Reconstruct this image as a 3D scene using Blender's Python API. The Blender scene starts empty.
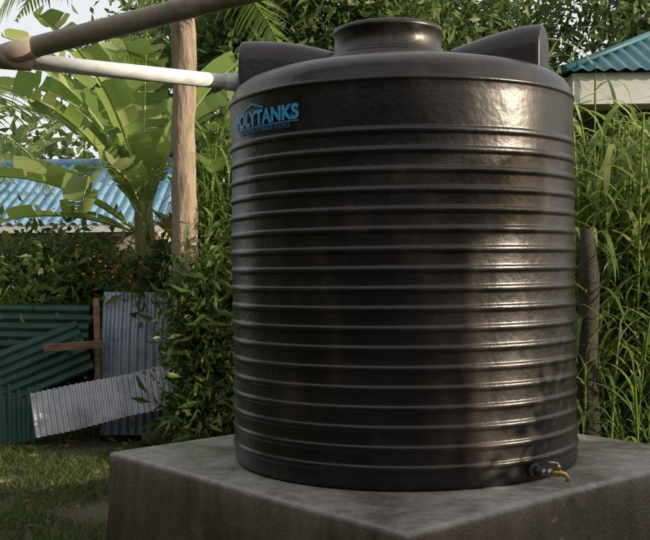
import bpy, math, random
import numpy as np
from mathutils import Vector, Matrix, noise
rad=math.radians
random.seed(7); rng=np.random.default_rng(11)
scene=bpy.context.scene
col=scene.collection

# ------------------------------------------------------------ helpers
def link(o,parent=None):
    col.objects.link(o)
    if parent: o.parent=parent
    return o
def empty(name,loc=(0,0,0)):
    e=bpy.data.objects.new(name,None); e.location=loc; e.empty_display_size=.2
    return link(e)
def mesh_obj(name,V,F,mats,parent=None,smooth=False,midx=None):
    me=bpy.data.meshes.new(name); me.from_pydata([tuple(v) for v in V],[],[tuple(f) for f in F]); 
    for m in (mats if isinstance(mats,(list,tuple)) else [mats]): me.materials.append(m)
    if midx is not None: me.polygons.foreach_set('material_index',midx)
    if smooth: me.polygons.foreach_set('use_smooth',[True]*len(me.polygons))
    me.update()
    return link(bpy.data.objects.new(name,me),parent)
def bevel(o,w=.01,s=2):
    m=o.modifiers.new('bev','BEVEL'); m.width=w; m.segments=s; m.limit_method='ANGLE'
def box(name,lo,hi,mat,parent=None,bev=0,M=None):
    x0,y0,z0=lo;x1,y1,z1=hi
    V=[(x0,y0,z0),(x1,y0,z0),(x1,y1,z0),(x0,y1,z0),(x0,y0,z1),(x1,y0,z1),(x1,y1,z1),(x0,y1,z1)]
    F=[(3,2,1,0),(4,5,6,7),(0,1,5,4),(1,2,6,5),(2,3,7,6),(3,0,4,7)]
    if M is not None: V=[M@Vector(v) for v in V]
    o=mesh_obj(name,V,F,mat,parent)
    if bev: bevel(o,bev)
    return o
def tube_data(pts,radii,n=12,cap=True,V=None,F=None,jit=0):
    if V is None: V=[];F=[]
    pts=[Vector(p) for p in pts]
    ref=Vector((.13,.21,.97)); 
    if abs((pts[-1]-pts[0]).normalized().dot(ref))>.9: ref=Vector((.95,.2,.1))
    b=len(V)
    for i,p in enumerate(pts):
        t=(pts[min(i+1,len(pts)-1)]-pts[max(i-1,0)]).normalized()
        u=t.cross(ref).normalized(); w=t.cross(u)
        for k in range(n):
            a=2*math.pi*k/n
            r=radii[i]*(1+(noise.noise(p*3+Vector((math.cos(a)*2,math.sin(a)*2,0)))*jit if jit else 0))
            V.append(p+u*math.cos(a)*r+w*math.sin(a)*r)
    for i in range(len(pts)-1):
        for k in range(n):
            k2=(k+1)%n
            F.append((b+i*n+k,b+i*n+k2,b+(i+1)*n+k2,b+(i+1)*n+k))
    if cap:
        F.append(tuple(b+k for k in range(n))[::-1]); F.append(tuple(b+(len(pts)-1)*n+k for k in range(n)))
    return V,F
def tube(name,pts,radii,mat,parent=None,n=16,jit=0):
    V,F=tube_data(pts,radii,n,True,None,None,jit)
    o=mesh_obj(name,V,F,mat,parent,True)
    for p in o.data.polygons:
        if len(p.vertices)>4: p.use_smooth=False
    return o

# ------------------------------------------------------------ materials
def newmat(name):
    m=bpy.data.materials.new(name); m.use_nodes=True
    nt=m.node_tree; b=nt.nodes['Principled BSDF']
    return m,nt,b
def N(nt,t,**kw):
    n=nt.nodes.new(t)
    for k,v in kw.items(): setattr(n,k,v)
    return n
def ramp(nt,stops):
    r=N(nt,'ShaderNodeValToRGB'); e=r.color_ramp.elements
    while len(e)<len(stops): e.new(.5)
    for i,(p,c) in enumerate(stops):
        e[i].position=p; e[i].color=(*c,1) if len(c)==3 else c
    return r
def coords(nt,scale=(1,1,1)):
    g=N(nt,'ShaderNodeTexCoord'); mp=N(nt,'ShaderNodeMapping'); mp.inputs['Scale'].default_value=scale
    nt.links.new(g.outputs['Object'],mp.inputs['Vector']); return mp.outputs['Vector']
def noisy(name,c1,c2,scale=4,rough=.7,r2=None,bump=0,bscale=30,metal=0,c3=None,stretch=(1,1,1),spec=.5,detail=6):
    m,nt,b=newmat(name); v=coords(nt,stretch)
    n=N(nt,'ShaderNodeTexNoise'); n.inputs['Scale'].default_value=scale; n.inputs['Detail'].default_value=detail; n.inputs['Roughness'].default_value=.62
    nt.links.new(v,n.inputs['Vector'])
    st=[(.32,c1),(.68,c2)]
    if c3: st=[(.3,c1),(.52,c2),(.7,c3)]
    r=ramp(nt,st); nt.links.new(n.outputs['Fac'],r.inputs['Fac']); nt.links.new(r.outputs['Color'],b.inputs['Base Color'])
    b.inputs['Metallic'].default_value=metal; b.inputs['Roughness'].default_value=rough
    b.inputs['Specular IOR Level'].default_value=spec
    if r2 is not None:
        mr=N(nt,'ShaderNodeMapRange'); mr.inputs['From Min'].default_value=.35; mr.inputs['From Max'].default_value=.65
        mr.inputs['To Min'].default_value=rough; mr.inputs['To Max'].default_value=r2
        nt.links.new(n.outputs['Fac'],mr.inputs['Value']); nt.links.new(mr.outputs['Result'],b.inputs['Roughness'])
    if bump:
        n2=N(nt,'ShaderNodeTexNoise'); n2.inputs['Scale'].default_value=bscale; n2.inputs['Detail'].default_value=5
        nt.links.new(v,n2.inputs['Vector'])
        bp=N(nt,'ShaderNodeBump'); bp.inputs['Strength'].default_value=bump; bp.inputs['Distance'].default_value=.02
        nt.links.new(n2.outputs['Fac'],bp.inputs['Height']); nt.links.new(bp.outputs['Normal'],b.inputs['Normal'])
    return m
def leafmat(name,ca,cb,cc=None,trans=.35,rough=.5,tcol=None):
    m,nt,b=newmat(name)
    g=N(nt,'ShaderNodeNewGeometry'); 
    v=coords(nt); n=N(nt,'ShaderNodeTexNoise'); n.inputs['Scale'].default_value=1.3; n.inputs['Detail'].default_value=3
    nt.links.new(v,n.inputs['Vector'])
    ad=N(nt,'ShaderNodeMath',operation='MULTIPLY_ADD'); ad.inputs[1].default_value=.55
    sb=N(nt,'ShaderNodeMath',operation='MULTIPLY'); sb.inputs[1].default_value=.5
    nt.links.new(n.outputs['Fac'],sb.inputs[0]); nt.links.new(g.outputs['Random Per Island'],ad.inputs[0]); nt.links.new(sb.outputs[0],ad.inputs[2])
    st=[(.2,ca),(.75,cb)]
    if cc: st=[(.15,ca),(.65,cb),(.92,cc)]
    r=ramp(nt,st); nt.links.new(ad.outputs[0],r.inputs['Fac']); nt.links.new(r.outputs['Color'],b.inputs['Base Color'])
    b.inputs['Roughness'].default_value=rough; b.inputs['Specular IOR Level'].default_value=.35
    t=N(nt,'ShaderNodeBsdfTranslucent'); mx=N(nt,'ShaderNodeMixShader'); mx.inputs[0].default_value=trans
    hs=N(nt,'ShaderNodeHueSaturation'); hs.inputs['Value'].default_value=2.0; hs.inputs['Hue'].default_value=.485
    nt.links.new(r.outputs['Color'],hs.inputs['Color']); nt.links.new(hs.outputs['Color'],t.inputs['Color'])
    nt.links.new(b.outputs[0],mx.inputs[1]); nt.links.new(t.outputs[0],mx.inputs[2])
    nt.links.new(mx.outputs[0],nt.nodes['Material Output'].inputs['Surface'])
    return m

M_leafdark=leafmat('leaf_dark',(.02,.042,.012),(.065,.105,.026),(.16,.18,.055))
M_leafmid=leafmat('leaf_mid',(.03,.06,.014),(.09,.14,.034),(.24,.26,.08))
M_leafbright=leafmat('leaf_bright',(.05,.1,.018),(.14,.2,.045),(.34,.34,.12),trans=.4)
M_banana=leafmat('banana_leaf',(.09,.16,.035),(.2,.28,.075),(.44,.43,.19),trans=.5,rough=.38)
M_bananadry=leafmat('banana_leaf_dry',(.12,.08,.03),(.26,.19,.09),trans=.3,rough=.7)
M_rib=noisy('banana_midrib',(.25,.33,.1),(.4,.45,.18),6,.5)
M_stem=noisy('banana_stem',(.05,.045,.02),(.2,.19,.07),5,.6,c3=(.12,.16,.04),stretch=(3,3,.6),bump=.3)
M_cane=leafmat('cane_leaf',(.07,.12,.025),(.16,.24,.055),(.42,.4,.17),trans=.42)
M_bark=noisy('bark',(.10,.07,.045),(.34,.26,.18),9,.85,bump=.9,bscale=26,c3=(.2,.15,.1),stretch=(1,1,.25))
M_barkdark=noisy('bark_dark',(.02,.015,.01),(.06,.045,.03),7,.9,bump=.6)
M_grass=leafmat('grass_blades',(.03,.055,.012),(.08,.12,.026),(.22,.21,.09),trans=.3)
M_flower=noisy('orange_petal',(.7,.14,.02),(.75,.25,.03),9,.6)

# ground
M_ground=noisy('ground_soil_grass',(.025,.04,.012),(.085,.07,.042),1.3,.95,bump=.5,bscale=14,c3=(.04,.065,.016),detail=9)

# black plastic of the tank
def tank_mat():
    m,nt,b=newmat('black_polyethylene'); v=coords(nt)
    n=N(nt,'ShaderNodeTexNoise'); n.inputs['Scale'].default_value=1.7; n.inputs['Detail'].default_value=9; n.inputs['Roughness'].default_value=.6
    nt.links.new(v,n.inputs['Vector'])
    v2=coords(nt,(4,4,1.6)); n2=N(nt,'ShaderNodeTexNoise'); n2.inputs['Scale'].default_value=1.6; n2.inputs['Detail'].default_value=9
    nt.links.new(v2,n2.inputs['Vector'])
    mul=N(nt,'ShaderNodeMath',operation='MULTIPLY'); nt.links.new(n.outputs['Fac'],mul.inputs[0]); nt.links.new(n2.outputs['Fac'],mul.inputs[1])
    r=ramp(nt,[(.17,(.005,.0048,.005)),(.27,(.0095,.008,.0075)),(.42,(.042,.031,.022))])
    nt.links.new(mul.outputs[0],r.inputs['Fac']); nt.links.new(r.outputs['Color'],b.inputs['Base Color'])
    mr=N(nt,'ShaderNodeMapRange'); mr.inputs['From Min'].default_value=.14; mr.inputs['From Max'].default_value=.42
    mr.inputs['To Min'].default_value=.28; mr.inputs['To Max'].default_value=.42
    nt.links.new(mul.outputs[0],mr.inputs['Value']); nt.links.new(mr.outputs['Result'],b.inputs['Roughness'])
    n3=N(nt,'ShaderNodeTexNoise'); n3.inputs['Scale'].default_value=26; n3.inputs['Detail'].default_value=6
    nt.links.new(v,n3.inputs['Vector'])
    bp=N(nt,'ShaderNodeBump'); bp.inputs['Strength'].default_value=.35; bp.inputs['Distance'].default_value=.006
    nt.links.new(n3.outputs['Fac'],bp.inputs['Height']); nt.links.new(bp.outputs['Normal'],b.inputs['Normal'])
    b.inputs['Specular IOR Level'].default_value=.55
    b.inputs['Specular Tint'].default_value=(1,.93,.86,1)
    return m
M_tank=tank_mat()
M_label=noisy('label_blue_paint',(.03,.26,.5),(.06,.42,.72),20,.5)
M_label2=noisy('label_dark_blue',(.01,.07,.14),(.02,.14,.25),20,.5)
M_brass=noisy('brass',(.45,.28,.08),(.6,.42,.16),20,.35,metal=1)
M_steel=noisy('galvanised_steel',(.3,.3,.3),(.5,.5,.5),20,.4,metal=1)
M_rubber=noisy('black_rubber',(.01,.01,.01),(.02,.02,.02),20,.5)
def concrete():
    m,nt,b=newmat('concrete_screed'); v=coords(nt)
    n=N(nt,'ShaderNodeTexNoise'); n.inputs['Scale'].default_value=1.9; n.inputs['Detail'].default_value=10; n.inputs['Roughness'].default_value=.68
    nt.links.new(v,n.inputs['Vector'])
    r=ramp(nt,[(.3,(.14,.128,.112)),(.5,(.29,.27,.24)),(.7,(.42,.4,.365))])
    nt.links.new(n.outputs['Fac'],r.inputs['Fac'])
    n2=N(nt,'ShaderNodeTexNoise'); n2.inputs['Scale'].default_value=60; n2.inputs['Detail'].default_value=3; nt.links.new(v,n2.inputs['Vector'])
    mx=N(nt,'ShaderNodeMix',data_type='RGBA',blend_type='MULTIPLY'); mx.inputs[0].default_value=.5
    r2=ramp(nt,[(.3,(.6,.6,.6)),(.6,(1,1,1))]); nt.links.new(n2.outputs['Fac'],r2.inputs['Fac'])
    nt.links.new(r.outputs['Color'],mx.inputs[6]); nt.links.new(r2.outputs['Color'],mx.inputs[7])
    # side faces darker and browner towards the bottom
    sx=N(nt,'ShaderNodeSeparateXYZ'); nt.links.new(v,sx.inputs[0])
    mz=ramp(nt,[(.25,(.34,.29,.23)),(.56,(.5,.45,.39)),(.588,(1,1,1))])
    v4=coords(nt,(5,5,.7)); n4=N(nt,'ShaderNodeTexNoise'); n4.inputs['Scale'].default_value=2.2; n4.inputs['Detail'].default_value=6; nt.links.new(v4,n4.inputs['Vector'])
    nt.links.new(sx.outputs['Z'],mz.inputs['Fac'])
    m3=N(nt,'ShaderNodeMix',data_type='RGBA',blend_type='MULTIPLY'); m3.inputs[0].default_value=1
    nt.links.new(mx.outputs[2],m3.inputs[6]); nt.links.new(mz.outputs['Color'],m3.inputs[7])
    r4=ramp(nt,[(.35,(.62,.6,.57)),(.6,(1,1,1))]); nt.links.new(n4.outputs['Fac'],r4.inputs['Fac'])
    m4=N(nt,'ShaderNodeMix',data_type='RGBA',blend_type='MULTIPLY'); m4.inputs[0].default_value=.7
    nt.links.new(m3.outputs[2],m4.inputs[6]); nt.links.new(r4.outputs['Color'],m4.inputs[7]); nt.links.new(m4.outputs[2],b.inputs['Base Color'])
    mr=N(nt,'ShaderNodeMapRange'); mr.inputs['From Min'].default_value=.38; mr.inputs['From Max'].default_value=.58; mr.inputs['To Min'].default_value=.25; mr.inputs['To Max'].default_value=.6
    nt.links.new(n.outputs['Fac'],mr.inputs['Value']); nt.links.new(mr.outputs['Result'],b.inputs['Roughness'])
    bp=N(nt,'ShaderNodeBump'); bp.inputs['Strength'].default_value=.35; bp.inputs['Distance'].default_value=.01
    nt.links.new(n2.outputs['Fac'],bp.inputs['Height']); nt.links.new(bp.outputs['Normal'],b.inputs['Normal'])
    return m
M_conc=concrete()
M_pvcbrown=noisy('brown_weathered_pipe',(.2,.15,.11),(.38,.31,.23),5,.55,c3=(.28,.22,.16),bump=.1)
M_pvcwhite=noisy('white_pvc',(.5,.5,.48),(.8,.8,.77),6,.4,c3=(.76,.75,.72),stretch=(.6,3,3))
M_tinblue=noisy('tin_blue_grey',(.16,.2,.26),(.38,.42,.49),4,.45,metal=.35,c3=(.28,.32,.38))
M_tingrey=noisy('tin_grey',(.2,.21,.24),(.5,.51,.54),3,.5,metal=.35,c3=(.32,.34,.38))
M_tingreen=noisy('tin_green',(.004,.028,.024),(.02,.07,.055),4,.55,c3=(.01,.045,.036))
M_roofblue=noisy('roof_blue',(.08,.22,.35),(.22,.39,.52),3,.45,c3=(.12,.3,.44))
M_roofteal=noisy('roof_teal',(.01,.07,.085),(.03,.14,.16),3,.5)
M_fascia=noisy('fascia_white',(.38,.37,.35),(.6,.59,.57),3,.7,stretch=(1,1,4),c3=(.5,.49,.47))
M_plaster=noisy('wall_plaster',(.3,.26,.2),(.45,.4,.32),2,.9,bump=.2)
M_brickred=noisy('wall_brown_plaster',(.14,.09,.06),(.24,.16,.11),3,.9,bump=.3)
M_wood=noisy('old_wood',(.12,.07,.04),(.34,.2,.12),6,.85,bump=.4,stretch=(1,4,4))
M_glass,_nt,_b=newmat('window_glass'); _b.inputs['Base Color'].default_value=(.02,.025,.03,1); _b.inputs['Roughness'].default_value=.08

# ------------------------------------------------------------ ground
def ground():
    V=[];F=[]
    xs=sorted(set([-150,-80,-40,-20]+[x*.35 for x in range(-30,31)]+[20,40,80,150]))
    ys=sorted(set([-150,-60,-20]+[y*.35 for y in range(-10,50)]+[25,40,80,200]))
    for y in ys:
        for x in xs:
            z=0
            if abs(x)<12 and -4<y<18: z=noise.noise(Vector((x*.6,y*.6,0)))*.05+noise.noise(Vector((x*2,y*2,3)))*.02-.02
            V.append((x,y,z))
    nx=len(xs)
    for j in range(len(ys)-1):
        for i in range(nx-1): F.append((j*nx+i,j*nx+i+1,(j+1)*nx+i+1,(j+1)*nx+i))
    mesh_obj('ground',V,F,M_ground,smooth=True)
ground()

def arr_mesh(name,verts,tris,mat,parent=None,smooth=False):
    me=bpy.data.meshes.new(name)
    nv=len(verts);nf=len(tris)
    me.vertices.add(nv); me.vertices.foreach_set('co',verts.astype(np.float32).ravel())
    me.loops.add(nf*3); me.loops.foreach_set('vertex_index',tris.astype(np.int32).ravel())
    me.polygons.add(nf); me.polygons.foreach_set('loop_start',np.arange(0,nf*3,3,dtype=np.int32))
    try: me.polygons.foreach_set('loop_total',np.full(nf,3,dtype=np.int32))
    except Exception: pass
    me.materials.append(mat); me.update(calc_edges=True); me.validate()
    return link(bpy.data.objects.new(name,me),parent)
def nrm(a): return a/np.maximum(np.linalg.norm(a,axis=1,keepdims=True),1e-6)
def leaf_verts(P,L,Wd,D,fold=.25):
    n=len(P)
    D=nrm(D); R=nrm(np.cross(D,rng.normal(size=(n,3)))); U=np.cross(R,D)
    L=L[:,None];Wd=Wd[:,None]
    mid=P+D*L*.45
    v=np.stack([P, mid+R*Wd*.5+U*Wd*fold, P+D*L-U*L*.12, mid-R*Wd*.5+U*Wd*fold],1).reshape(-1,3)
    b=np.arange(n)[:,None]*4
    t=np.concatenate([b+np.array([[0,1,2]]),b+np.array([[0,2,3]])],1).reshape(-1,3)
    return v,t
def foliage(name,blobs,n,size,mat,aspect=.5,clump=14,down=.3,parent=None,csize=.28,spread=.18):
    vol=np.array([b[3]*b[4]*b[5] for b in blobs])**.75; vol/=vol.sum()
    nc=max(1,n//clump); ids=rng.choice(len(blobs),nc,p=vol); B=np.array(blobs)[ids]
    d=nrm(rng.normal(size=(nc,3))); r=rng.random((nc,1))**.42
    C=B[:,:3]+d*r*B[:,3:]*(1+spread*rng.normal(size=(nc,1)))
    P=np.repeat(C,clump,0)+rng.normal(size=(nc*clump,3))*csize*.5
    D=np.repeat(d,clump,0)*.5+rng.normal(size=P.shape)*.7; D[:,2]-=down
    L=size*(.5+1.0*rng.random(len(P)))
    k=P[:,2]>.02; P=P[k];D=D[k];L=L[k]
    v,t=leaf_verts(P,L,L*aspect,D)
    return arr_mesh(name,v,t,mat,parent)
def tree(name,base,h,blobs,n,size,mat,trunk_r=.12,aspect=.5,bark=None,csize=.3):
    e=empty(name,base); base=Vector(base)
    V=[];F=[]
    top=Vector((base.x+.1,base.y,h*.7))
    p0=base; pts=[p0+(top-p0)*t+Vector((noise.noise(Vector((t*2,base.x,0))),noise.noise(Vector((0,t*2,base.y))),0))*.15*h*.2 for t in [0,.25,.5,.75,1]]
    tube_data(pts,[trunk_r*(1-.45*t) for t in [0,.25,.5,.75,1]],9,False,V,F,.2)
    for b in blobs:
        c=Vector(b[:3]); s=pts[2+random.randint(0,2)]
        m=(s+c)/2+Vector((random.uniform(-.1,.1),random.uniform(-.1,.1),-.1))
        tube_data([s,m,c],[trunk_r*.45,trunk_r*.3,trunk_r*.08],6,False,V,F)
    o=mesh_obj('trunk_and_limbs',V,F,bark or M_barkdark,None,True); o.parent=e; o.matrix_parent_inverse=Matrix.Translation(-base)
    f=foliage('crown',blobs,n,size,mat,aspect,csize=csize); f.parent=e; f.matrix_parent_inverse=Matrix.Translation(-base)
    return e

# ------------------------------------------------------------ concrete plinth
PA=rad(-49.5)
u=Vector((math.cos(PA),math.sin(PA),0)); w=Vector((-math.sin(PA),math.cos(PA),0))
Pc=Vector((.42,5.34,0)); PT=.592
def plinth():
    V=[];F=[];h=1.15
    prof=[(-.15,.012),(.1,.008),(.3,.0),(.5,-.004),(.575,-.004),(.59,-.009),(.598,-.02),(.6,-.035)]
    n=40
    ring=[]
    for s in range(4):
        for k in range(n):
            t=-1+2*k/n
            ring.append([(t,-1),(1,t),(-t,1),(-1,-t)][s])
    m=len(ring)
    for z,off in prof:
        for a,b in ring:
            hh=h+off
            p=Pc+u*a*hh+w*b*hh
            j=noise.noise(p*2.3+Vector((0,0,z*4)))*.013+noise.noise(p*9+Vector((0,0,z*9)))*.006
            d=(u*a+w*b); d.normalize()
            V.append((p.x+d.x*j,p.y+d.y*j,z-.008+(noise.noise(p*2)*.004 if z>.5 else 0)))
    for i in range(len(prof)-1):
        for k in range(m): F.append((i*m+k,i*m+(k+1)%m,(i+1)*m+(k+1)%m,(i+1)*m+k))
    F.append([ (len(prof)-1)*m+k for k in range(m)])
    o=mesh_obj('concrete_plinth',V,F,M_conc,None,True)
    o.data.polygons[len(F)-1].use_smooth=False
plinth()

# ------------------------------------------------------------ water tank
TC=Vector((.405,5.28,PT+.001)); R=.89
tank=empty('water_tank',TC)
prof=[(.0,.0),(.80,.0),(.872,.003),(.886,.012),(R,.03),(R,.05)]
nr=18; ribs=[.10+i*(1.60-.10)/(nr-1) for i in range(nr)]
hb=.0062
for i,z in enumerate(ribs):
    prof+=[(R,z-.024),(R,z-.0175),(R+.0012,z-.015),(R+hb-.0012,z-.0105),(R+hb,z-.008),(R+hb+.001,z),(R+hb,z+.008),(R+hb-.0012,z+.0105),(R+.0012,z+.015),(R,z+.0175),(R,z+.024)]
    if i<nr-1: prof+=[(R-.0015,z+.044)]
prof+=[(R,1.66),(R,1.72),(R,1.78),(R,1.815),(R+.001,1.819),(R+.006,1.823),(R+.006,1.836),(R+.001,1.840),(R-.003,1.846),(R-.012,1.88),(R-.035,1.915),(R-.075,1.945),(R-.13,1.965),(.66,1.99),(.55,2.015),(.45,2.035),(.36,2.048),(.33,2.052)]
def revolve(name,prof,seg,mat,parent,off=(0,0),seam=None,wob=0):
    V=[];F=[]
    for r,z in prof:
        for k in range(seg):
            a=2*math.pi*k/seg
            rr=r
            if r>.5:
                if wob: rr+=wob*noise.noise(Vector((math.cos(a)*2.6,math.sin(a)*2.6,z*2.2)))
                if seam is not None:
                    for s in seam:
                        d=abs((a-s+math.pi)%(2*math.pi)-math.pi)
                        if d<.003: rr+=.0016
            V.append((rr*math.cos(a)+off[0],rr*math.sin(a)+off[1],z))
    m=len(prof)
    for i in range(m-1):
        for k in range(seg): F.append((i*seg+k,i*seg+(k+1)%seg,(i+1)*seg+(k+1)%seg,(i+1)*seg+k))
    F.append([(m-1)*seg+k for k in range(seg)])
    o=mesh_obj(name,V,F,mat,parent,True); o.data.polygons[len(F)-1].use_smooth=False
    return o
sa=rad(-90+13.8)
revolve('body',prof,900,M_tank,tank,seam=(sa,sa+math.pi),wob=.006)
lo=(-.06,.0)
revolve('manhole_neck',[(.36,2.03),(.335,2.055),(.325,2.075),(.315,2.09)],96,M_tank,tank,off=lo)
revolve('lid',[(.28,2.07),(.302,2.072),(.306,2.082),(.304,2.098),(.29,2.106),(.283,2.115),(.281,2.205),(.288,2.21),(.291,2.222),(.286,2.236),(.27,2.243),(.2,2.248),(.18,2.262),(.05,2.266)],96,M_tank,tank,off=lo)
def lug(name,az,r0,r1,hw,ztop):
    V=[];F=[];d=Vector((math.cos(az),math.sin(az),0)); s=Vector((-d.y,d.x,0))
    st=[(r0,.0,.72),(r0+.08,.0,.80),(r0+.2,.0,.9),(r0+.3,0,.96),(r1-.1,0,.995),(r1-.03,0,1.0),(r1-.012,0,.985),(r1-.003,0,.955),(r1,0,.92)]
    n=20
    for r,_,k in st:
        kk=k if r<r1-.05 else 1
        top=1.9+(ztop-1.9)*kk-(.0 if r<r1-.05 else (1-k)*.15); hwk=hw*(k if r>r1-.05 else 1)
        zc=top-hwk
        pts=[(-hwk*1.12,1.80)]+[(-hwk*math.cos(math.pi*i/n),zc+hwk*math.sin(math.pi*i/n)) for i in range(n+1)]+[(hwk*1.12,1.80)]
        for a,z in pts: 
            p=d*r+s*a; V.append((p.x,p.y,z))
    m=n+3
    for i in range(len(st)-1):
        for k in range(m-1): F.append((i*m+k,i*m+k+1,(i+1)*m+k+1,(i+1)*m+k))
    F.append([(len(st)-1)*m+k for k in range(m)])
    o=mesh_obj(name,V,F,M_tank,tank,True); o.data.polygons[len(F)-1].use_smooth=False
lug('lifting_lug_1',rad(-24),.3,.765,.125,2.19)
lug('lifting_lug_2',rad(180-6),.3,.84,.125,2.21)
lug('lifting_lug_3',rad(80),.3,.8,.125,2.19)

def wraptext(name,body,size,zc,th,mat,off,lift):
    cu=bpy.data.curves.new(name,'FONT'); cu.body=body; cu.size=size; cu.align_x='CENTER'; cu.align_y='CENTER'; cu.extrude=.0006; cu.offset=off
    cu.space_character=1.02
    o=bpy.data.objects.new('tmp_'+name,cu); col.objects.link(o)
    bpy.context.view_layer.update()
    me=bpy.data.meshes.new_from_object(o.evaluated_get(bpy.context.evaluated_depsgraph_get()))
    bpy.data.objects.remove(o)
    for v in me.vertices:
        a=th+v.co.x/R; rr=R+lift+v.co.z
        z=zc+v.co.y
        v.co=(rr*math.sin(a),-rr*math.cos(a),z)
    me.materials.clear(); me.materials.append(mat)
    return link(bpy.data.objects.new(name,me),tank)
wraptext('label_lettering','POLYTANKS',.092,1.708,rad(-52),M_label,.004,.0065)
wraptext('label_small_lettering','THE WATER STORAGE PEOPLE',.030,1.651,rad(-52),M_label2,.0008,.0065)
def arcband(name,th0,th1,z0,z1,mat,lift,peak=0,parent=tank):
    V=[];F=[];n=24
    for i in range(n+1):
        a=th0+(th1-th0)*i/n; pk=peak*(1-abs(2*i/n-1))
        for z in (z0,z1): V.append(((R+lift)*math.sin(a),-(R+lift)*math.cos(a),z+pk))
    for i in range(n): F.append((2*i,2*i+2,2*i+3,2*i+1))
    return mesh_obj(name,V,F,mat,parent,True)
arcband('label_underline',rad(-69),rad(-35),1.667,1.671,M_label,.007)
arcband('label_roof_mark',rad(-63),rad(-50),1.750,1.758,M_label,.007,.028)

# outlet with tap
def tap():
    e=tank; a=rad(37); d=Vector((math.sin(a),-math.cos(a),0)); s=Vector((math.cos(a),math.sin(a),0)); z=.052; a2=rad(62); q2=Vector((math.sin(a2),-math.cos(a2),0))
    P=lambda r,q=0,dz=0: d*R+q2*(r-R)*.8+s*q*.8+Vector((0,0,z+dz*.8))
    tube('outlet_flange',[d*(R-.01)+Vector((0,0,z)),d*(R+.016)+Vector((0,0,z)),d*(R+.02)+Vector((0,0,z))],[.038,.038,.033],M_rubber,e,8)
    tube('outlet_nut',[P(R+.01),P(R+.048)],[.025,.025],M_rubber,e,6)
    tube('outlet_nipple',[P(R+.04),P(R+.085)],[.013,.013],M_steel,e,16)
    tube('outlet_socket',[P(R+.078),P(R+.11)],[.018,.018],M_steel,e,8)
    tube('tap_body',[P(R+.105),P(R+.125),P(R+.15),P(R+.165),P(R+.19,0,-.006),P(R+.2,0,-.025),P(R+.2,0,-.045)],[.011,.015,.017,.014,.011,.009,.011],M_brass,e,14)
    tube('tap_bonnet',[P(R+.148,0,.012),P(R+.148,0,.035),P(R+.148,0,.05)],[.012,.010,.007],M_brass,e,12)
    tube('tap_lever',[P(R+.15,0,.052),P(R+.12,-.01,.058),P(R+.09,-.02,.062)],[.006,.007,.005],M_steel,e,8)
tap()

# ------------------------------------------------------------ inlet pipework
E=Vector((-1.54,4.9,2.655)); HG=Vector((6.45,2.2,3.80)); IN=Vector((-.40,5.42,2.585))
pw=empty('rainwater_pipe',E)
def par(o,e,p):
    o.parent=e; o.matrix_parent_inverse=Matrix.Translation(-Vector(p)); return o
bd=(HG-E).normalized()
par(tube('downpipe',[E+bd*.0,HG],[.051,.051],M_pvcbrown,None,28),pw,E)
wd=(IN-E).normalized(); E2=E+Vector((-.01,0,-.025))
par(tube('elbow',[E+bd*.16,E+bd*.03,E-bd*.04+Vector((-.01,0,-.01)),E2-wd*.02,E2+wd*.04,E2+wd*.12],[.055,.056,.057,.053,.050,.047],M_pvcbrown,None,24),pw,E)
par(tube('inlet_pipe',[E2+wd*.05,IN],[.040,.040],M_pvcwhite,None,28),pw,E)
par(tube('inlet_socket',[IN-wd*.14,IN-wd*.02],[.047,.047],M_pvcwhite,None,24),pw,E)

# ------------------------------------------------------------ corrugated sheets
def corr(name,W,H,amp,pitch,mat,M,parent=None,trap=False,dent=.0,curl=0,seed=0):
    nx=int(W/pitch*8); ny=max(3,int(H/.12)); V=[];F=[]
    for j in range(ny+1):
        for i in range(nx+1):
            x=W*i/nx; y=H*j/ny; ph=x/pitch*2*math.pi
            z=amp*math.sin(ph)
            if trap: z=amp*max(-1,min(1,2.2*math.sin(ph)))
            z+=dent*noise.noise(Vector((x*1.7+seed,y*1.7,seed)))+curl*(x/W-.5)**2
            V.append(M@Vector((x-W/2,y-H/2,z)))
    for j in range(ny):
        for i in range(nx): F.append((j*(nx+1)+i,j*(nx+1)+i+1,(j+1)*(nx+1)+i+1,(j+1)*(nx+1)+i))
    return mesh_obj(name,V,F,mat,parent,True)
def T(loc,rx=0,ry=0,rz=0):
    return Matrix.Translation(loc)@Matrix.Rotation(rad(rz),4,'Z')@Matrix.Rotation(rad(rx),4,'X')@Matrix.Rotation(rad(ry),4,'Z')
corr('metal_sheet',.72,1.35,.012,.076,M_tinblue,T((-1.76,9.42,.70),80,-1,3),dent=.05,seed=1)
corr('metal_sheet',1.42,.42,.010,.05,M_tingrey,T((-1.93,9.0,.42),62,12.5,2),dent=.06,seed=2)
corr('green_metal_sheet',.5,1.15,.012,.085,M_tingreen,T((-2.82,9.42,1.02),80,88,4),dent=.05,seed=3)
corr('green_metal_sheet',.5,1.0,.012,.085,M_tingreen,T((-2.72,9.30,.70),76,112,6),dent=.05,seed=4)
corr('green_metal_sheet',.75,.62,.012,.085,M_tingreen,T((-2.98,9.14,.3),68,4,6),dent=.05,seed=5)
tube('timber_post',[(-2.14,9.3,-.1),(-2.13,9.33,.7),(-2.15,9.36,1.32)],[.04,.035,.03],M_wood,None,9,.3)
box('timber_plank',(-.27,-.02,-.035),(.27,.02,.035),M_wood,None,.004,T((-2.33,9.2,.88),0,0,0)@Matrix.Rotation(rad(-3),4,'Y'))
tube('timber_log',[(-1.62,8.8,.07),(-1.35,8.75,.1),(-1.15,8.78,.08)],[.06,.07,.05],M_barkdark,None,9,.4)

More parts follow.
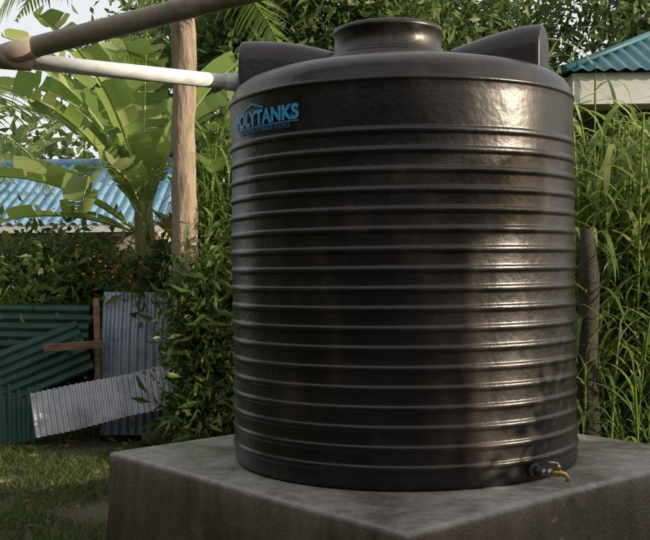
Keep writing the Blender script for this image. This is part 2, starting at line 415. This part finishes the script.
# ------------------------------------------------------------ blue roofed house (back left)
def blue_house():
    e=empty('blue_roofed_house',(-5.6,15.6,0)); o0=(-5.6,15.6,0)
    def A(o): par(o,e,o0)
    A(box('walls',(-9.0,14.4,0),(-2.4,18.4,2.3),M_plaster))
    s=math.atan2(1.05,2.4)
    A(corr('roof_front',7.4,2.75,.018,.15,M_roofblue,Matrix.Translation((-5.7,15.25,2.77))@Matrix.Rotation(s,4,'X'),trap=True,dent=.02))
    A(corr('roof_back',7.4,2.75,.018,.15,M_roofblue,Matrix.Translation((-5.7,17.7,2.77))@Matrix.Rotation(-s,4,'X'),trap=True,dent=.02))
    A(tube('ridge_cap',[(-9.4,16.48,3.33),(-2.0,16.48,3.33)],[.07,.07],M_roofblue,None,10))
    A(box('fascia_board',(-9.4,14.02,2.1),(-2.0,14.05,2.24),M_fascia))
    A(box('window_frame',(-5.7,14.37,1.0),(-4.7,14.395,1.9),M_fascia)); A(box('window_pane',(-5.63,14.35,1.07),(-4.77,14.365,1.83),M_glass))
    A(box('door',(-3.9,14.35,0),(-3.1,14.39,2.0),M_wood))
    g=mesh_obj('gable_end',[(-2.4,14.4,2.3),(-2.4,18.4,2.3),(-2.4,16.48,3.25),(-9.0,14.4,2.3),(-9.0,18.4,2.3),(-9.0,16.48,3.25)],[(0,1,2),(3,5,4)],M_plaster); A(g)
blue_house()

# ------------------------------------------------------------ outbuilding with hipped teal roof (right)
def outbuilding():
    o0=(4.6,10.5,0); e=empty('teal_roofed_outbuilding',o0)
    def A(o): par(o,e,o0)
    x0,x1,y0,y1=2.25,7.2,9.0,12.4; zf=3.02; zt=3.30
    A(box('walls',(x0+.45,y0+.5,0),(x1-.4,y1-.4,zf),M_brickred))
    A(box('fascia_front',(x0,y0,zf),(x1,y0+.03,zt),M_fascia)); A(box('fascia_side',(x0,y0+.032,zf),(x0+.03,y1,zt-.002),M_fascia))
    A(box('soffit',(x0+.032,y0+.034,zf+.02),(x1,y1,zf+.04),M_fascia))
    def slope(name,a,b,c,d):
        a,b,c,d=map(Vector,(a,b,c,d)); V=[];F=[];L=(b-a).length; n=int(L/.018); nn=(b-a).cross(d-a).normalized()
        for i in range(n+1):
            t=i/n; off=nn*.014*math.sin(2*math.pi*L*t/.13)
            x=a+(b-a)*t
            k0=(d-a).dot((b-a).normalized())/L; k1=(c-a).dot((b-a).normalized())/L
            if t<k0: top=a+(d-a)*(t/k0) 
            elif t<=k1: top=d+(c-d)*((t-k0)/max(1e-5,k1-k0))
            else: top=b+(c-b)*((1-t)/max(1e-5,1-k1))
            V+= [x+off,top+off]
        for i in range(n): F.append((2*i,2*i+2,2*i+3,2*i+1))
        return mesh_obj(name,V,F,M_roofteal,None,True)
    ov=.1; za=zt+.01; yr=(y0+y1)/2; zr=4.2; hx=1.85
    a=(x0-ov,y0-ov,za); b=(x1+ov,y0-ov,za); c=(x1+ov-hx,yr,zr); d=(x0-ov+hx,yr,zr)
    A(slope('roof_front',a,b,c,d)); a2=(x0-ov,y1+ov,za); b2=(x1+ov,y1+ov,za)
    A(slope('roof_back',b2,a2,d,c)); A(slope('roof_hip_side',a2,a,d,d)); A(slope('roof_hip_far',b,b2,c,c))
    A(tube('hip_cap',[Vector(a)+Vector((0,0,.01)),Vector(d)+Vector((0,0,.01))],[.035,.035],M_roofteal,None,8))
    A(tube('ridge_cap',[d,c],[.045,.045],M_roofteal,None,8))
    A(box('window_frame',(4.0,y0+.47,1.1),(5.0,y0+.495,2.1),M_fascia)); A(box('window_pane',(4.07,y0+.45,1.17),(4.93,y0+.465,2.03),M_glass))
outbuilding()

# ------------------------------------------------------------ main house beside the photographer (casts the eave shadow)
SA=rad(70); SE=rad(15)
sdir=Vector((math.sin(SA)*math.cos(SE),-math.cos(SA)*math.cos(SE),math.sin(SE)))
hs=Vector((math.sin(SA),-math.cos(SA),0))      # away from tank
hp=Vector((math.cos(SA),math.sin(SA),0))       # along the eave
EC=Vector((1.03,4.65,0))+hs*6.0                # eave corner above ground
def main_house():
    e=empty('plastered_house',EC); EZ=3.73; dp=4.4; tn=.185; Lh=9.0
    Mx=Matrix((( -hp.x,hs.x,0,EC.x),(-hp.y,hs.y,0,EC.y),(0,0,1,0),(0,0,0,1)))
    def A(o): par(o,e,EC)
    wx=.34
    A(box('walls',(wx,.55,0),(Lh-.4,dp-.4,3.55),M_brickred,None,0,Mx))
    V=[(wx,.55,3.55),(wx,dp-.4,3.55),(wx,dp-.4,EZ-.06+tn*(dp-.4)),(wx,.55,EZ-.06+tn*.55)]
    V2=[(Lh-.4,v[1],v[2]) for v in V]
    A(mesh_obj('wall_head',[Mx@Vector(v) for v in V+V2],[(0,1,2,3),(7,6,5,4),(0,3,7,4),(1,5,6,2),(3,2,6,7)],M_brickred))
    sl=math.atan(tn)
    A(corr('roof_sheets',Lh,dp/math.cos(sl),.016,.15,M_roofteal,Mx@Matrix.Translation((Lh/2,dp/2,EZ+tn*dp/2))@Matrix.Rotation(sl,4,'X'),trap=True))
    A(box('fascia_board',(0,0.02,EZ-.22),(Lh,.045,EZ-.03),M_fascia,None,0,Mx))
    V=[];F=[]
    for i in range(2):
        for k in range(9):
            a=math.pi*k/8; V.append(Mx@Vector((i*Lh,-.05-.06*math.cos(a),EZ-.04-.07*math.sin(a))))
    for k in range(8): F.append((k,k+1,k+10,k+9))
    A(mesh_obj('gutter',V,F,M_fascia,None,True))
    for q in (1.6,4.6):
        A(box('window_frame',(q,.52,1.1),(q+1.2,.546,2.2),M_fascia,None,0,Mx)); A(box('window_pane',(q+.07,.50,1.17),(q+1.13,.515,2.13),M_glass,None,0,Mx))
    A(box('door',(3.2,.51,0),(4.1,.546,2.1),M_wood,None,0,Mx))
main_house()

# ------------------------------------------------------------ banana plants
def bleaf(V,F,I,base,az,el,L,Wd,droop,mi=0):
    n=44; p=Vector(base); a=el; h=Vector((math.cos(az),math.sin(az),0)); s=Vector((-h.y,h.x,0))
    mids=[];ups=[];ts=[]
    for i in range(n+1):
        t=i/n
        tt=h*math.cos(a)+Vector((0,0,math.sin(a))); mids.append(p.copy()); ts.append(t); ups.append((tt.cross(s)*-1).normalized())
        p=p+tt*(L/n); a-=droop/n*(.5+1.2*t)
    def wid(t):
        t=(t-.12)/.88
        if t<=0: return .0
        return Wd*.5*min(1,(t*6)**.6)*(1-max(0,(t-.72)/.28)**2)**.5 if t<1 else 0
    for sg in (1,-1):
        i=5
        while i<n:
            g=random.choice([1,1,1,2,2,3,4,6,8]); j=min(n,i+g); fl=random.uniform(-.4,.15)
            if random.random()<.12: fl-=.6
            b=len(V)
            for k in range(i,j+1):
                ww=wid(ts[k])*random.uniform(.94,1.0); sh=.1*L/n
                if k==j and j<n: sh=-.45*L/n*random.uniform(.2,1.8)
                m=mids[k]; tt=(mids[min(k+1,n)]-mids[max(k-1,0)]).normalized()
                dirn=s*sg*math.cos(fl)+ups[k]*math.sin(fl)
                dirn2=s*sg*math.cos(fl-.45)+ups[k]*math.sin(fl-.45)
                V.append(m); q=m+dirn*ww*.55+tt*(sh*.4+.06*ww); V.append(q); V.append(q+dirn2*ww*.5+tt*(sh+.1*ww))
            for k in range(j-i):
                F.append((b+3*k,b+3*k+1,b+3*k+4,b+3*k+3)); F.append((b+3*k+1,b+3*k+2,b+3*k+5,b+3*k+4)); I+= [mi,mi]
            i=j
    nf=len(F); tube_data(mids,[.02*(1-.85*t)*L/1.8 for t in ts],6,False,V,F); I+=[1]*(len(F)-nf)
def banana(base,h,leaves,lean=(0,0),r=.12,dry=3):
    V=[];F=[];I=[]
    b=Vector(base); top=b+Vector((lean[0],lean[1],h))
    pts=[b+(top-b)*t+Vector((.03*math.sin(t*5),0,0)) for t in [0,.2,.4,.6,.8,1]]
    tube_data(pts,[r*(1.1-.55*t) for t in [0,.2,.4,.6,.8,1]],14,False,V,F,.15); I+=[2]*len(F)
    for (az,el,L,Wd,dr) in leaves:
        bleaf(V,F,I,top-Vector((0,0,random.uniform(0,.25))),rad(az),rad(el),L,Wd,rad(dr))
    for k in range(dry):
        bleaf(V,F,I,top-Vector((0,0,random.uniform(.2,.5))),random.uniform(0,6.28),rad(-30),h*.4,.25,rad(70),3)
    V2=[v-b for v in V]
    o=mesh_obj('banana_plant',V2,F,[M_banana,M_rib,M_stem,M_bananadry],None,True,I); o.location=b
    return o
# az: 0 = +x (right), 180 = left, 270 = towards the camera
banana((-1.74,9.9,0),2.15,[(168,72,2.3,.5,50),(150,60,2.1,.5,50),(195,40,1.9,.5,55),(10,76,2.1,.48,40),(95,84,2.2,.5,25),(225,82,2.3,.5,55),(250,62,1.5,.45,150),(182,22,1.5,.40,40),(200,68,2.1,.5,60)],(-.05,0),.12,2)
banana((-1.9,11.2,0),2.6,[(180,68,2.4,.55,50),(120,75,2.2,.55,40),(30,70,2.0,.5,60),(215,60,2.1,.5,70),(340,60,1.8,.5,70),(270,80,2.0,.5,80)],(-.1,0),.13,2)
banana((-1.25,10.4,0),2.2,[(60,75,1.9,.45,50),(350,50,1.5,.4,80),(280,65,1.5,.42,120),(120,60,1.6,.45,70)],(0,0),.11)
banana((-6.2,19.5,0),3.2,[(20,66,2.3,.5,55),(60,75,2.1,.5,50),(335,58,2.0,.45,60),(180,55,2.2,.5,70),(270,70,1.9,.45,90)],(0,0),.14,2)
banana((1.35,9.9,0),2.6,[(70,75,2.2,.5,60),(10,62,1.9,.5,80),(170,60,1.9,.5,80),(300,60,1.6,.5,100),(240,65,1.8,.5,100)],(0,0),.13)
banana((.1,10.5,0),2.5,[(70,75,2.0,.5,60),(10,52,1.7,.5,80),(170,50,1.8,.5,80),(300,55,1.6,.5,100)],(0,0),.12)

# ------------------------------------------------------------ palm with thick trunk
def palm(base,h,fronds,r0,r1,L):
    V=[];F=[];I=[]; b=Vector(base)
    k=34; pts=[b+Vector((-.02*t*t+.012*math.sin(t*9),0,h*t)) for t in [i/k for i in range(k+1)]]
    tube_data(pts,[(r0+(r1-r0)*i/k)*(1+.03*math.sin(i*2.4)) for i in range(k+1)],24,True,V,F,.25); I+=[0]*len(F)
    top=pts[-1]
    for (az,el,dr) in fronds:
        p=top.copy(); a=rad(el); h2=Vector((math.cos(rad(az)),math.sin(rad(az)),0)); s=Vector((-h2.y,h2.x,0)); n=44; mids=[]
        for i in range(n+1):
            t=i/n; tt=h2*math.cos(a)+Vector((0,0,math.sin(a))); mids.append(p.copy()); p=p+tt*(L/n); a-=rad(dr)/n
            if i>6:
                for sg in (1,-1):
                    ll=.55*math.sin(math.pi*min(.97,.15+t*.85))*random.uniform(.8,1.1)
                    dd=(s*sg*.8+tt*.55-Vector((0,0,random.uniform(.15,.55)))).normalized()
                    q=mids[-1]; bb=len(V); e2=tt*.018
                    V.extend([q-e2,q+e2,q+dd*ll*.6+e2*.8,q+dd*ll*.6-e2*.8,q+dd*ll-Vector((0,0,.08*ll))]); F.extend([(bb,bb+1,bb+2,bb+3),(bb+3,bb+2,bb+4)]); I+=[1,1]
        nf=len(F); tube_data(mids,[.02*(1-.8*i/n) for i in range(n+1)],5,False,V,F); I+=[2]*(len(F)-nf)
    V=[v-b for v in V]
    o=mesh_obj('palm_tree',V,F,[M_bark,M_leafbright,M_rib],None,True,I); o.location=b
palm((-1.23,8.9,0),4.3,[(a,random.uniform(5,50),random.uniform(60,110)) for a in range(20,360,45)],.118,.098,2.1)
palm((-5.2,14.0,0),3.6,[(a,random.uniform(10,50),random.uniform(70,110)) for a in range(10,360,36)],.12,.09,2.2)

# ------------------------------------------------------------ cane / tall grass clumps
def cane(name,spots,hmin,hmax,blades=12,Lb=(.6,1.1),wb=.035,mat=None):
    V=[];T3=[]
    for (x,y) in spots:
        h=random.uniform(hmin,hmax); lx,ly=random.gauss(0,.16),random.gauss(0,.16)
        P=lambda t:Vector((x+lx*t*t,y+ly*t*t,h*t))
        b=len(V)
        for i in range(7):
            for k in range(3):
                a=k*2.094; q=P(i/6); V.append((q.x+.011*math.cos(a),q.y+.011*math.sin(a),q.z))
        for i in range(6):
            for k in range(3):
                k2=(k+1)%3; T3.append((b+i*3+k,b+i*3+k2,b+i*3+3+k2)); T3.append((b+i*3+k,b+i*3+3+k2,b+i*3+3+k))
        for j in range(blades):
            t=.12+.88*(j+random.random())/blades; p=P(t); az=random.uniform(0,6.283); el=rad(random.uniform(35,82)); L=random.uniform(*Lb)
            hd=Vector((math.cos(az),math.sin(az),0)); s=Vector((-hd.y,hd.x,0)); n=7; dr=rad(random.uniform(70,160)); b=len(V)
            wb2=wb*random.uniform(.7,1.5)
            for i in range(n+1):
                q=i/n; ww=wb2*.5*min(1,.35+q*3)*(1-q)**.6*random.uniform(.95,1.05)
                V.append(p+s*ww); V.append(p-s*ww); p=p+(hd*math.cos(el)+Vector((0,0,math.sin(el))))*(L/n); el-=dr/n
            for i in range(n): T3.append((b+2*i,b+2*i+1,b+2*i+3)); T3.append((b+2*i,b+2*i+3,b+2*i+2))
    return arr_mesh(name,np.array([tuple(v) for v in V]),np.array(T3),mat or M_cane)
def area(n,x0,x1,y0,y1): return [(random.uniform(x0,x1),random.uniform(y0,y1)) for _ in range(n)]
cane('sugar_cane_clump',area(150,1.95,3.6,7.2,8.7),1.7,2.75,16,(.5,1.0),.044)
cane('tall_grass_clump',area(90,1.6,3.2,6.9,7.8),.6,1.5,10,(.4,.8),.025)
cane('sugar_cane_clump',area(70,-1.2,-.3,9.4,10.2),2.0,3.0,14)
cane('sugar_cane_clump',area(50,1.4,2.4,8.8,10.2),2.4,3.6,13)

# ------------------------------------------------------------ hedge, shrubs, trees
foliage('hedge',[(-3.6+i*.45,10.3+random.uniform(-.15,.25),.75+random.uniform(-.1,.1),.5,.5,.85+random.uniform(-.15,.2)) for i in range(9)],20000,.085,M_leafmid,.5,csize=.26,spread=.25)
foliage('hedge',[(-3.6+i*.6+random.uniform(-.2,.2),10.1,.9+random.uniform(-.4,.5),.4,.4,.4) for i in range(8)],5000,.15,M_leafbright,.28,csize=.3,clump=10,down=.0,spread=.3)
foliage('shrub',[(-.98,9.0,.75,.32,.3,.75),(-.75,9.2,1.2,.4,.35,.6),(-1.12,8.6,1.35,.17,.16,.35),(-1.1,8.6,.75,.18,.16,.5),(-1.1,8.6,.3,.22,.2,.3),(-.5,9.2,.5,.45,.35,.55),(-.95,8.8,.35,.3,.25,.35)],14000,.075,M_leafmid,.5,csize=.2,spread=.22)
foliage('shrub',[(-1.0,8.65,1.0,.2,.2,.7),(-.7,9.0,1.45,.35,.25,.4),(-1.0,8.6,.35,.3,.2,.3)],2600,.15,M_leafbright,.25,csize=.26,clump=9,down=.1,spread=.25)
foliage('shrub',[(-2.7,10.6,1.5,.5,.4,.4),(-1.5,10.0,1.45,.5,.4,.4),(-3.3,10.8,1.4,.45,.4,.35)],7000,.11,M_leafmid,.45,csize=.25,spread=.25)
foliage('shrub',[(1.7,9.2,1.0,.9,.5,1.1),(2.9,9.0,.9,.9,.5,1.0),(.4,9.4,1.0,1.2,.5,1.0)],14000,.1,M_leafmid,.4,csize=.25)
fl=rng.normal(size=(34,3))*np.array([.2,.06,.1])+np.array([-2.0,9.66,1.64])
v,t=leaf_verts(fl,np.full(34,.045),np.full(34,.04),rng.normal(size=(34,3))); arr_mesh('orange_flowers',v,t,M_flower)
# young guava beside the house corner: throws the dappled shade on the lower tank and the plinth
tree('guava_tree',(4.1,4.0,0),2.0,[(4.1,3.9,1.6,.4,.4,.35),(3.9,4.1,1.75,.3,.25,.25),(4.3,3.7,1.35,.45,.4,.4),(4.0,4.2,1.2,.35,.3,.35),(3.9,3.95,.8,.4,.45,.35),(4.1,3.6,.9,.4,.4,.4),(3.8,4.5,.8,.4,.4,.35),(4.0,3.3,1.15,.35,.35,.35),(3.9,3.4,.8,.4,.35,.3)],5600,.11,M_leafmid,.04,csize=.2)
tube('tree_stump',[(1.84,7.0,-.1),(1.84,7.02,.8),(1.86,7.03,1.5),(1.85,7.05,1.83)],[.1,.07,.065,.05],M_barkdark,None,10,.3)

def bl(cx,cy,cz,s,n,zs=.7):
    return [(cx+random.gauss(0,s*.55),cy+random.gauss(0,s*.4),cz+random.gauss(0,s*.35),s*random.uniform(.3,.55),s*random.uniform(.3,.55),s*zs*random.uniform(.3,.55)) for _ in range(n)]
tree('mango_tree',(-.7,15.5,0),5.5,bl(-.7,15.5,4.9,1.8,10),8000,.2,M_leafmid,.2,.35,csize=.6)
tree('mango_tree',(1.9,16.5,0),6,bl(1.9,16.5,5.3,2.0,10),7500,.2,M_leafmid,.2,.35,csize=.6)
tree('mango_tree',(5.2,17,0),6,bl(5.2,17,5.2,2.1,11),8000,.2,M_leafmid,.2,.35,csize=.6)
tree('mango_tree',(-3.3,20,0),5.4,bl(-3.3,20,4.8,1.8,8),4200,.22,M_leafmid,.2,.35,csize=.6)
foliage('background_trees',[(-14+i*1.9,24+random.uniform(-1.5,1.5),1.6+random.uniform(-.5,.8),1.7,1.3,2.2+random.uniform(-.3,1.2)) for i in range(16)],30000,.3,M_leafmid,.5,csize=.7)
# unseen trees added behind and left of the photographer to darken the tank's reflections
for (x,y) in [(-8.5,7.5),(-9,3.2),(-8.6,-1.2),(-6.2,-5.4),(-2.4,-7.6),(1.6,-8.6)]:
    tree('unseen_tree',(x,y,0),6.5,bl(x,y,4.4,2.3,7,.9)+[(x,y,1.8,1.9,1.9,1.7),(x,y,4.2,2.1,2.1,1.8)],3000,.5,M_leafdark,.22,.5,csize=.8)

# ------------------------------------------------------------ grass and fallen leaves
def grass(n,x0,x1,y0,y1,h,name='grass'):
    P=np.stack([rng.uniform(x0,x1,n),rng.uniform(y0,y1,n),np.zeros(n)],1)
    dens=np.array([noise.noise(Vector((p[0]*1.3,p[1]*1.3,5))) for p in P]); k=dens>-.2+rng.random(n)*.3-.1
    P=P[k]; dens=dens[k]; n=len(P)
    P[:,2]=[noise.noise(Vector((p[0]*.6,p[1]*.6,0)))*.05+noise.noise(Vector((p[0]*2,p[1]*2,3)))*.02-.03 for p in P]
    a=rng.uniform(0,6.283,n); s=np.stack([np.cos(a),np.sin(a),np.zeros(n)],1)*.004
    H=h*(.4+.9*rng.random(n))*(1+dens); b=rng.normal(size=(n,3))*.6; b[:,2]=0
    up=np.array([0,0,1.0])
    m=P+(b*.35+up*.6)*H[:,None]; t=P+(b+up*.95)*H[:,None]
    v=np.stack([P-s,P+s,m+s*.8,m-s*.8,t],1).reshape(-1,3); q=np.arange(n)[:,None]*5
    tr=np.concatenate([q+np.array([[0,1,2]]),q+np.array([[0,2,3]]),q+np.array([[3,2,4]])],1).reshape(-1,3)
    arr_mesh(name,v,tr,M_grass)
grass(60000,-4.2,1.2,5.0,10.2,.07)
grass(14000,1.2,4.5,5.0,9,.12)
n=260; P=np.stack([rng.uniform(-4,-.9,n),rng.uniform(6,9.2,n),np.full(n,.025)],1)
D=rng.normal(size=(n,3)); D[:,2]*=.15
v,t=leaf_verts(P,.05+.05*rng.random(n),.03+.02*rng.random(n),D); arr_mesh('fallen_leaves',v,t,M_bananadry)

# ------------------------------------------------------------ light, sky, camera
wld=bpy.data.worlds.new('World'); scene.world=wld; wld.use_nodes=True
nt=wld.node_tree; bg=nt.nodes['Background']; sk=nt.nodes.new('ShaderNodeTexSky'); sk.sky_type='NISHITA'; sk.sun_disc=False
sk.sun_elevation=SE; sk.sun_rotation=math.atan2(sdir.x,sdir.y); sk.air_density=1.0; sk.dust_density=4.0; sk.ozone_density=.6
hz=nt.nodes.new('ShaderNodeMix'); hz.data_type='RGBA'; hz.inputs[0].default_value=.6; hz.inputs[7].default_value=(8.0,8.0,8.0,1)
nt.links.new(sk.outputs[0],hz.inputs[6]); nt.links.new(hz.outputs[2],bg.inputs[0]); bg.inputs[1].default_value=.15
L=bpy.data.lights.new('sun','SUN'); L.energy=5; L.angle=rad(.53); L.color=(1,.89,.72)
so=bpy.data.objects.new('sun',L); so.rotation_euler=sdir.to_track_quat('Z','Y').to_euler(); so.location=(6,-2,8); link(so)
cd=bpy.data.cameras.new('camera'); cd.lens=55.3; cd.sensor_width=36; cd.clip_end=1000; cd.clip_start=.05
co=bpy.data.objects.new('camera',cd); link(co)
co.matrix_world=Matrix.Translation((0,0,1.6))@Matrix.Rotation(rad(90-.29),4,'X')@Matrix.Rotation(rad(-.7),4,'Z')
scene.camera=co
scene.view_settings.view_transform='Standard'; scene.view_settings.look='None'; scene.view_settings.exposure=0
